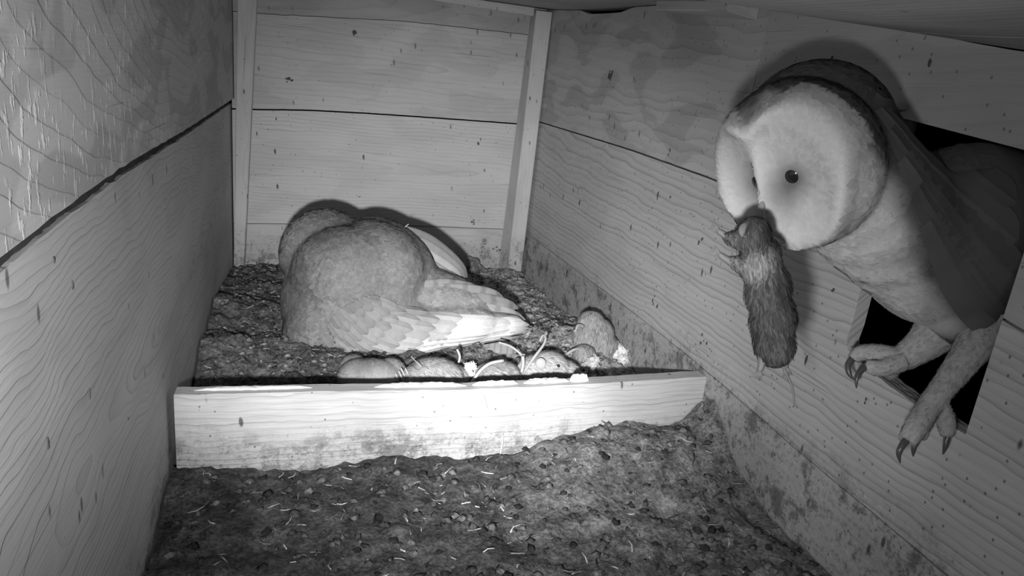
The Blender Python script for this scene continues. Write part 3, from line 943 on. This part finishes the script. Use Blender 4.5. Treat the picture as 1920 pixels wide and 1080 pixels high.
A = Acc(); cards(A, P, Nn, dirs, .0075 * rg.uniform(.6, 1.3, len(P)), .0013 * rg.uniform(.6, 1.2, len(P)), tC(P) * rg.uniform(.9, 1.1, len(P)), lift=.02, bvh=surf_of(V, F), h0=.0, h1=.0005)
A.build('down', m_plum, rootC)
# stubby growing quills on the chick's side
A = Acc()
for (x, y, dx, dy) in ((742, 700, 8, 22), (748, 695, 10, 26), (752, 690, 10, 22), (736, 705, 4, 18), (760, 690, 8, 18), (726, 700, 5, 16)):
    add_tube(A, [at(x, y, 'y', -.545), at(x + dx * .5, y + dy * .5, 'y', -.548), at(x + dx, y + dy, 'y', -.545)], [.0008, .0007, .0003], 6, .75)
A.build('quill', m_plum, rootC)


# ------------------------------------------------------------------ owl coming in through the entrance hole
a_ = math.radians(61); tl = math.radians(29)
Nf = -RGT * math.sin(a_) - FWD * math.cos(a_)
Nf = Nf * math.cos(tl) - UPV * math.sin(tl); Nf /= np.linalg.norm(Nf)
Uf = UPV * .995 - RGT * .02; Uf = Uf - Nf * (Uf @ Nf); Uf /= np.linalg.norm(Uf)
Sf = np.cross(Uf, Nf)          # lateral; sign chosen so +X points to the picture's right
if Sf @ RGT < 0: Sf = -Sf
HC = pd(1496, 308, .395)
HS = 1.07


def disc(X, Z):
    """forward height of the facial disc in local head metres; s<1 inside the heart"""
    cx = .0155 + .18 * np.minimum(Z, .01)
    s = np.hypot((np.abs(X) - cx) / .0245, (Z + .001) / .0375)
    s = np.where(np.abs(X) < cx, np.minimum(s, np.hypot((np.abs(X) - cx) / .040, (Z + .004) / .0360)), s)
    ridge = .0140 * np.exp(-(X / .0048) ** 2) * np.clip((.024 - Z) / .03, 0, 1) * np.clip((Z + .036) / .012, 0, 1)
    dish = -.0075 * np.clip(1 - s * s, 0, 1)
    rim = .0030 * np.exp(-((s - 1.0) / .10) ** 2)
    soc = -.0035 * np.exp(-(((np.abs(X) - .0100) / .0062) ** 2 + ((Z - .001) / .0068) ** 2))
    return s, ridge + dish + rim + soc


def head_mesh():
    n1, n2 = 130, 150
    V = []
    rx, ry, rz = .043, .037, .0445
    for i in range(n1 + 1):
        th = math.pi * i / n1
        for j in range(n2):
            ph = 2 * math.pi * j / n2
            # pole along the face normal
            X = rx * math.sin(th) * math.cos(ph); Z = rz * math.sin(th) * math.sin(ph); Y = ry * math.cos(th)
            if th < math.pi / 2:
                s, h = disc(np.float64(X), np.float64(Z))
                f = 1 - smooth01(float(s), .98, 1.22)
                flat = .0265 - .20 * (abs(X) - .01) * (abs(X) > .01) + .004 * math.cos(Z * 40)
                Y = Y * (1 - f) + (min(Y + .004, flat) + float(h)) * f
            V.append(HC + (Sf * X + Nf * Y + Uf * Z) * HS)
    F = [(i * n2 + j, i * n2 + (j + 1) % n2, (i + 1) * n2 + (j + 1) % n2, (i + 1) * n2 + j) for i in range(n1) for j in range(n2)]
    # collapse poles into fans
    F = [f for f in F if f[0] >= n2 and f[3] < n1 * n2] + [(n2 + j, n2 + (j + 1) % n2, 0)[::-1] for j in range(n2)] + [((n1 - 1) * n2 + j, (n1 - 1) * n2 + (j + 1) % n2, n1 * n2) for j in range(n2)]
    used = sorted({i for f in F for i in f}); mp = {v: i for i, v in enumerate(used)}
    return [V[i] for i in used], [tuple(mp[i] for i in f) for f in F]


AX = np.array([.94, .05, -.30])
bl = [
    blob_d(1532, 256, .412, 140, 138, .038, -30),      # back of head
    blob_d(1562, 304, .408, 137, 132, .039, -34),
    blob_d(1592, 342, .412, 140, 128, .040, -38),      # neck
    blob_d(1625, 372, .420, 150, 127, .040, -39),
    blob_d(1700, 440, .441, 155, 125, .041, -41),
    blob_d(1655, 400, .430, 165, 128, .040, -40),      # breast
    blob_d(1745, 480, .452, 150, 122, .042, -42),
    (np.array([.505, -.870, .272]), (.070, .040, .060), np.eye(3)),
    (np.array([.575, -.866, .245]), (.070, .042, .060), np.eye(3)),
    blob_d(1790, 590, .450, 70, 50, .024, -15),       # thighs
]
V, F = blobs_to_mesh(bl, .0018, 20, extra=[head_mesh()])
# the remesh keeps the head's relief; shrink what would touch the hole edges
m = (V[:, 0] > .488) & (V[:, 0] < .53)
V[m, 1] = np.clip(V[m, 1], hr + .002, hl - .003)


def face_xyz(V):
    d = (V - HC) / HS
    return d @ Sf, d @ Nf, d @ Uf


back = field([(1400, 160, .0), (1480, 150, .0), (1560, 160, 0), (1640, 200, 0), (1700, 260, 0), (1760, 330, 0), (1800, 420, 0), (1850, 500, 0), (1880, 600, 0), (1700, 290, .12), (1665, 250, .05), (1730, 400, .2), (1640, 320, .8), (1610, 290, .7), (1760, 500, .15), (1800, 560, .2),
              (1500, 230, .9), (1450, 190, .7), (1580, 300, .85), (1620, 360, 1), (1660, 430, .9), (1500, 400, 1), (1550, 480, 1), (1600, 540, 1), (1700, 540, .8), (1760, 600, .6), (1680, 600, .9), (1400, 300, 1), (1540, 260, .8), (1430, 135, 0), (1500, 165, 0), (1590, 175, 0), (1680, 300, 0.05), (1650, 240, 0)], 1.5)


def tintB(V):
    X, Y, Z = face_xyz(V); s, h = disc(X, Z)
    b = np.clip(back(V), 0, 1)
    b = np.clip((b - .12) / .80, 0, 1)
    t = .08 + .50 * b * b * (3 - 2 * b)  # dark end adds the shade of the unlit back to the plumage colour
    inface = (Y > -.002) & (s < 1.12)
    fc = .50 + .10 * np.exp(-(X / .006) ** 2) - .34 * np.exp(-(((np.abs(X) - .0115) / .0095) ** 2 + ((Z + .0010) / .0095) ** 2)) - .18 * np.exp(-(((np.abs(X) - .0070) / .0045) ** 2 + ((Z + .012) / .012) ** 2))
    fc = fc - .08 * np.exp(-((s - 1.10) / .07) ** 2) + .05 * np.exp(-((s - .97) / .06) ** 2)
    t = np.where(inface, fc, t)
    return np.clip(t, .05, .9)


rootB = empty('barn_owl', (.50, -.862, .16))
tag(rootB, 'white-faced barn owl leaning in through the entrance hole with prey in its beak', 'owl')
m_soft = skinfur('owl_face_feathers', 1., 50, .07, 260, .0005)
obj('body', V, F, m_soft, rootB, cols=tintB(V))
rgb = np.random.default_rng(5)
P, Nn = tri_sample(V, F, 12000, rgb)
X, Y, Z = face_xyz(P); s_, h_ = disc(X, Z)
k = (((Y < 0) | (s_ > 1.10)) & (P[:, 0] < .62)); k &= ~((P[:, 0] > .478) & (P[:, 0] < .52))
bvB = surf_of(V, F)
P2, N2 = P[k], Nn[k]
fl = flow([(1450, 150, 1, .1), (1560, 150, .9, .5), (1680, 230, .9, .8), (1800, 400, .8, .9), (1600, 330, .7, 1), (1560, 450, .6, 1), (1650, 560, .8, .9), (1760, 560, .9, .8), (1850, 560, .8, 1), (1500, 420, .3, 1)])
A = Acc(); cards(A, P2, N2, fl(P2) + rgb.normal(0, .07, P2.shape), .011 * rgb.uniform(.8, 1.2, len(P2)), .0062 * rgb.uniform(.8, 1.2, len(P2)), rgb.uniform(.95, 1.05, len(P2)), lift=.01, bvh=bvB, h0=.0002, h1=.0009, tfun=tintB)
m_plumB = plumage('soft_plumage', 1., .03, .03, mot=.07)
A.build('plumage', m_plumB, rootB)
# stiff feathers of the disc rim, radiating
A = Acc()
k = (s_ < 1.1) & (Y > 0) & (h_ > -.02) & (np.hypot(np.abs(X) - .0100, Z) > .008)
P3, N3 = P[k], Nn[k]; X3 = X[k]; Z3 = Z[k]
rad = (Sf * (X3 - np.sign(X3) * .0100)[:, None] + Uf * Z3[:, None])
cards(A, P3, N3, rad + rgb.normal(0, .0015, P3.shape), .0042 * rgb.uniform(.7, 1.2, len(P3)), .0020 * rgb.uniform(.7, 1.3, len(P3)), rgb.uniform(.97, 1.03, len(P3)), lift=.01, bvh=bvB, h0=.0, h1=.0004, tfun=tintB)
A.build('facial_disc', m_plumB, rootB)


def sphere(name, c, r, mat, parent, sc=(1, 1, 1), axes=np.eye(3)):
    bm = bmesh.new(); M = Matrix.Translation(Vector(c)) @ Matrix(np.array(axes).T.tolist()).to_4x4() @ Matrix.Diagonal((r * sc[0], r * sc[1], r * sc[2], 1))
    bmesh.ops.create_icosphere(bm, subdivisions=4, radius=1, matrix=M)
    me = bpy.data.meshes.new(name); bm.to_mesh(me); bm.free(); me.materials.append(mat)
    me.polygons.foreach_set('use_smooth', [True] * len(me.polygons))
    o = bpy.data.objects.new(name, me); COL.objects.link(o); setparent(o, parent); return o


for sx in (-1, 1):
    X = sx * .0100; Z = .0005; s, h = disc(np.float64(X), np.float64(Z))
    Yv = .0265 - .20 * (abs(X) - .01) + .004 + float(h) - .0045
    sphere('eye', HC + (Sf * X + Nf * Yv + Uf * Z) * HS, .0068 * HS, m_eye, rootB)
# beak: curved, mostly hidden in bristles, holding the prey
A = Acc()
bp = [HC + (Nf * y + Uf * z) * HS for y, z in ((.030, -.001), (.0415, -.015), (.043, -.026), (.036, -.036))]
add_tube(A, smooth_path(bp, 12), list(np.interp(np.linspace(0, 1, 13), [0, .4, .8, 1], [.0006, .0040, .0034, .0006])), 10, 1.)
A.build('beak', m_beak, rootB)

# folded wing on the side towards the roof, flight feathers tinted dark, shade of the unlit side included
A = Acc()
wp = [((1640, 175), (1735, 260), (1900, 380)), ((1650, 205), (1750, 320), (1900, 450)), ((1665, 245), (1770, 380), (1900, 520)), ((1690, 295), (1790, 440), (1890, 570)), ((1715, 350), (1800, 490), (1880, 600)), ((1735, 410), (1805, 530), (1868, 618))]
for i, w_ in enumerate(wp):
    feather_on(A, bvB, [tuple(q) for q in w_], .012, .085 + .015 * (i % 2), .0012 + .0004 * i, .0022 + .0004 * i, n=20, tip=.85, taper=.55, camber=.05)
A.build('wing', m_plumB, rootB)


# legs: feathered shank, toes with curved claws
def leg(shank, r0, toes, claws):
    e = Acc()
    add_tube(e, smooth_path(shank, 14), list(np.interp(np.linspace(0, 1, 15), np.linspace(0, 1, len(r0)), r0)), 12, .40)
    bls = []
    for tp, rr in toes:
        add_tube(e, smooth_path(tp, 14), list(np.interp(np.linspace(0, 1, 15), np.linspace(0, 1, len(rr)), rr)), 10, .36)
    Vv, Ff = blobs_to_mesh([], .0010, 5, extra=[(e.v, e.f)])
    lg = obj('leg', Vv, Ff, m_leg, rootB, cols=np.full(len(Vv), .36))
    P_, N_ = tri_sample(Vv, Ff, 900, rgb); Af = Acc(); d_ = np.array(shank[-1]) - np.array(shank[0])
    cards(Af, P_, N_, np.tile(d_, (len(P_), 1)) + rgb.normal(0, .012, P_.shape), .0045 * rgb.uniform(.6, 1.2, len(P_)), .0013 * rgb.uniform(.7, 1.3, len(P_)), .34 * rgb.uniform(.8, 1.2, len(P_)), lift=.03, bvh=surf_of(Vv, Ff), h0=0., h1=.0005)
    fo = Af.build('leg_feather', m_plumB); fo.parent = lg; fo.matrix_parent_inverse = (Matrix.Translation(rootB.location) @ lg.matrix_parent_inverse).inverted()
    for cp, r in claws:
        A = Acc(); add_tube(A, smooth_path(cp, 10), list(np.interp(np.linspace(0, 1, 11), [0, .6, 1], [r, r * .7, r * .12])), 8)
        c = A.build('claw', m_dark_claw); c.parent = lg; c.matrix_parent_inverse = lg.matrix_parent_inverse.copy(); c.matrix_parent_inverse = Matrix.Translation(rootB.location).inverted() if False else Matrix()
        c.matrix_parent_inverse = (Matrix.Translation(rootB.location) @ lg.matrix_parent_inverse).inverted()


q = pd
leg([q(1760, 620, .455), q(1725, 650, .462), q(1690, 672, .466), q(1665, 672, .466)], [.015, .011, .0085, .0075],
    [([q(1690, 672, .466), q(1650, 662, .468), q(1615, 662, .472), q(1600, 672, .474)], [.007, .0062, .0055, .0042]),
     ([q(1690, 678, .462), q(1655, 690, .460), q(1635, 688, .462), q(1622, 684, .464)], [.007, .0058, .0052, .0040]),
     ([q(1690, 668, .470), q(1672, 690, .476), q(1672, 702, .482)], [.007, .006, .0045])],
    [([q(1603, 668, .474), q(1590, 684, .472), q(1593, 702, .470), q(1604, 714, .468)], .0026),
     ([q(1628, 684, .464), q(1614, 695, .460), q(1606, 710, .458), q(1606, 728, .457)], .0026)])
leg([q(1850, 610, .440), q(1815, 665, .428), q(1770, 725, .418), q(1740, 765, .412)], [.016, .0098, .0072, .0068],
    [([q(1740, 765, .412), q(1718, 800, .404), q(1700, 828, .400)], [.0066, .0066, .0050]),
     ([q(1750, 755, .414), q(1728, 800, .412), q(1722, 822, .410)], [.006, .0052, .0045]),
     ([q(1755, 752, .414), q(1772, 785, .416), q(1776, 815, .418)], [.006, .0056, .0042])],
    [([q(1700, 825, .400), q(1690, 838, .398), q(1685, 852, .398), q(1688, 868, .400)], .0024),
     ([q(1722, 820, .410), q(1714, 838, .409), q(1712, 856, .410)], .0022),
     ([q(1776, 812, .418), q(1774, 832, .417), q(1768, 852, .418)], .0024)])

# ------------------------------------------------------------------ rodents
def rodent(name, label, blobs, tint, root_loc, hair_dir, nhair=1500, limbs=(), tail=None, tail_r=(.0011, .0004), ears=(), eyes=(), voxel=.0013, hl_=.006, tint2=None, floor=True, skin=None):
    skin = skin or m_foot
    r = empty(name, root_loc); tag(r, label, 'rodent')
    V, F = blobs_to_mesh(blobs, voxel, 6)
    if floor: V[:, 1] = np.maximum(V[:, 1], -.6205); V = rest(V)
    tf = tint2 if tint2 else (lambda v: np.full(len(v), tint))
    obj('body', V, F, m_fur, r, cols=tf(V))
    P, Nn = tri_sample(V, F, nhair, rg)
    A = Acc(); cards(A, P, Nn, hair_dir(P) + rg.normal(0, .18, P.shape), hl_ * rg.uniform(.6, 1.3, len(P)), .0009 * rg.uniform(.7, 1.4, len(P)), tf(P) * rg.uniform(.5, 1.6, len(P)), lift=.04, bvh=surf_of(V, F), h0=0., h1=.0010)
    A.build('fur', m_plum, r)
    for lp in limbs:
        A = Acc(); n = 10; add_tube(A, smooth_path(lp, n), list(np.interp(np.linspace(0, 1, n + 1), [0, .5, .8, 1], [.0028, .0018, .0016, .0012])), 8)
        tip = np.array(lp[-1]); d = np.array(lp[-1]) - np.array(lp[-2]); d /= np.linalg.norm(d)
        sd = np.cross(d, FWD); sd /= np.linalg.norm(sd)
        for kk in (-1.2, -.4, .4, 1.2):
            add_tube(A, [tip - d * .001, tip + d * .002 + sd * kk * .0012, tip + d * .0042 + sd * kk * .0018], [.0008, .0006, .0003], 6)
        A.build('foot', skin, r)
    if tail is not None:
        A = Acc(); n = 24; add_tube(A, smooth_path(tail, n), list(np.linspace(tail_r[0], tail_r[1], n + 1)), 8); A.build('tail', skin, r)
    for c, rr in ears: sphere('ear', c, rr, skin, r, (1, 1.1, .35), cam_axes())
    for c in eyes: sphere('eye', c, .0019, m_eye, r)
    return r


hv = lambda a, b: (lambda P: np.tile(RGT * a - UPV * b, (len(P), 1)))
VD = .350
tv = field([(1420, 490, .20), (1440, 640, .045), (1462, 540, .03), (1400, 450, .07), (1435, 440, .03), (1430, 600, .045), (1430, 550, .06)])
rodent('vole', 'dark limp vole dangling from the beak of the incoming owl', [
    blob_d(1412, 438, VD - .004, 30, 34, .009, 0), blob_d(1425, 490, VD, 36, 48, .011, -8), blob_d(1440, 545, VD, 40, 52, .012, -12), blob_d(1449, 600, VD, 40, 55, .012, -8),
    blob_d(1452, 645, VD, 36, 42, .011, 0), blob_d(1385, 452, VD, 34, 13, .006, -24), blob_d(1395, 500, VD, 36, 13, .006, -30)], .12,
    pd(1440, 560, VD), hv(.15, 1), 2200, limbs=[[pd(1375, 446, VD), pd(1358, 440, VD), pd(1346, 432, VD)], [pd(1380, 496, VD), pd(1362, 486, VD), pd(1348, 476, VD)], [pd(1462, 655, VD), pd(1470, 672, VD), pd(1474, 690, VD)], [pd(1430, 668, VD), pd(1428, 684, VD), pd(1424, 696, VD)]],
    tail=[pd(1462, 672, VD), pd(1474, 700, VD), pd(1486, 728, VD), pd(1490, 762, VD)], tail_r=(.0010, .0004), tint2=tv, floor=False, ears=[(pd(1398, 432, VD - .009), .0035)], skin=simple('dark_rodent_skin', .13, .6, .3, 200, .2))

yv = -.53
def pv(x, y, yy=yv): return at(x, y, 'y', yy)
rodent('dead_vole', 'furry dead vole curled on the litter between chick and white fluff', [blob_y(815, 706, -.535, 54, 36, .020, -5), blob_y(780, 712, -.535, 34, 28, .017), blob_y(845, 710, -.53, 34, 28, .016), blob_y(815, 728, -.535, 56, 26, .019)], .36,
       pv(815, 725), hv(.7, .6), 1700)
rodent('dead_vole', 'small dark furry dead vole beside a long curved straw behind the board', [blob_y(930, 702, -.535, 44, 26, .017, 4), blob_y(955, 706, -.53, 26, 22, .014), blob_y(930, 722, -.535, 44, 22, .017)], .32,
       pv(930, 722), hv(.8, .5), 1200, limbs=[[pv(972, 690), pv(978, 680, -.535), pv(980, 668, -.54)]])
rodent('dead_mouse', 'dead mouse lying with its eye, ear and pointed snout visible', [blob_y(1000, 696, -.53, 32, 30, .017), blob_y(1030, 690, -.53, 38, 32, .018, -10), blob_y(1058, 696, -.53, 34, 22, .014, -20), blob_y(1080, 706, -.53, 24, 13, .009, -25), blob_y(1015, 716, -.53, 44, 24, .018)], .40,
       pv(1020, 715), hv(.8, .4), 1600, limbs=[[pv(1070, 705, -.54), pv(1062, 714, -.548), pv(1053, 721, -.552)]],
       tail=[pv(983, 697, -.545), pv(1000, 672, -.545), pv(1018, 648, -.54), pv(1023, 634, -.535), pv(1018, 629, -.53), pv(1012, 640, -.53)], tail_r=(.0018, .0010),
       ears=[(pv(1014, 682, -.548), .0058)], eyes=[pv(1047, 686, -.546)])
rodent('dead_vole', 'plump dead vole slumped on its side against the right wall', [blob_y(1112, 630, -.45, 40, 36, .017, 20), blob_y(1108, 606, -.445, 26, 24, .014), blob_y(1125, 650, -.455, 36, 28, .018), blob_y(1095, 665, -.475, 22, 20, .013)], .30,
       pv(1115, 665, -.45), hv(-.2, 1), 1600, limbs=[[pv(1092, 655, -.475), pv(1078, 655, -.482), pv(1062, 664, -.484)], [pv(1092, 612, -.46), pv(1084, 610, -.465), pv(1080, 618, -.468)], [pv(1102, 676, -.49), pv(1092, 686, -.495), pv(1080, 690, -.495)]],
       tail=[pv(1105, 674, -.485), pv(1100, 692, -.50), pv(1092, 704, -.51), pv(1076, 709, -.515)], tail_r=(.0017, .0009))

# ------------------------------------------------------------------ loose bits
def fluff(label, px, py, y, rpx, n, seed, tint=.85):
    r = np.random.default_rng(seed); c = at(px, py, 'y', y); k = ((c - CAM) @ FWD) / F_PX
    bls = [(c + (RGT * r.normal(0, .45) + UPV * r.normal(0, .4) + FWD * r.normal(0, .3)) * rpx * k, tuple(rpx * k * r.uniform(.35, .65, 3)), cam_axes(r.uniform(0, 90))) for _ in range(7)]
    V, F = blobs_to_mesh(bls, .0011, 2)
    V = V + np.array([noise.noise_vector(Vector(v) * 380) for v in V]) * .0022
    o = obj('white_fluff', V, F, simple('fluff_white', tint, .9, .2, 300, .2, .001), cols=np.ones(len(V)))
    tag(o, label, 'fluff')
    P, Nn = tri_sample(V, F, n, r)
    A = Acc(); cards(A, P, Nn, r.normal(0, 1, P.shape), .004 * r.uniform(.6, 1.3, len(P)), .0008 * r.uniform(.7, 1.4, len(P)), np.full(len(P), tint), lift=.5)
    A.build('strand', m_plum, None).parent = o
    return o


fluff('bright white crumbly tuft beside the wall, right of the dead animals', 1160, 668, -.47, 22, 250, 1)
fluff('dull white crumbly tuft touching the slumped vole by the wall', 1112, 678, -.50, 16, 160, 2, .6)
fluff('small bright white tuft lying under the owl\'s tail feathers', 880, 690, -.53, 11, 120, 3, .85)


def pellet(label, px, py, y, rx, ry, seed):
    c = at(px, py, 'y', y); k = ((c - CAM) @ FWD) / F_PX
    V, F = blobs_to_mesh([(c, (rx * k, ry * k, rx * k * .7), cam_axes(0)), (c + RGT * rx * k * .4 - UPV * ry * k * .3, (rx * k * .7, ry * k * .8, rx * k * .6), cam_axes(0))], .0016, 3)
    V = V + np.array([noise.noise_vector(Vector(v) * 90 + Vector((seed, 0, 0))) for v in V]) * .004 + np.array([noise.noise_vector(Vector(v) * 300) for v in V]) * .0014
    tag(obj('owl_pellet', V, F, m_litter, cols=np.full(len(V), 1.5)), label, 'pellet')


pellet('dark squarish owl pellet by the back wall behind the folded wing', 880, 498, -.030, 22, 16, 1)
pellet('rounded grey owl pellet at the foot of the right corner post', 952, 521, -.05, 30, 17, 5)


def straw(label, pts, r, name='straw', mat=None, flat=1.):
    A = Acc(); n = 18; P = smooth_path(pts, n); V = []; F = []
    add_tube(A, P, [r] * n + [r * .5], 6)
    tag(A.build(name, mat or mat_straw), label, 'straw')


straw('broad curved pale straw leaning against the board below the tail', [pv(884, 720, -.56), pv(898, 698, -.56), pv(918, 682, -.555), pv(945, 676, -.55)], .0019)
straw('thin pale straw hanging over the board edge near its middle', [pv(862, 735, -.612), pv(895, 727, -.632), pv(906, 742, -.6432), pv(913, 764, -.6432)], .0006)
straw('fine upright stalk before the board near its middle', [pv(943, 815, -.644), pv(941, 835, -.645), pv(936, 860, -.648)], .0009)
straw('fine upright stalk in the front litter at the board\'s right end', [pv(1232, 812, -.665), pv(1234, 835, -.668), pv(1231, 862, -.670)], .0011)
straw('stiff hair-like wisp between the chick and the furry vole', [pv(771, 668, -.56), pv(780, 678, -.56), pv(791, 688, -.56)], .0004)
straw('short pale stub pointing down below the white wing band', [pv(857, 655, -.53), pv(862, 668, -.53), pv(860, 680, -.53)], .0014)

straw('pale bent strand crossing the litter just right of the tail feathers', [pv(935, 642, -.50), pv(958, 650, -.50), pv(976, 664, -.505), pv(986, 682, -.51)], .0012)
straw('pale rounded splinter upright between the two dark prey animals', [pv(980, 668, -.548), pv(981, 682, -.548), pv(978, 698, -.548)], .0019)
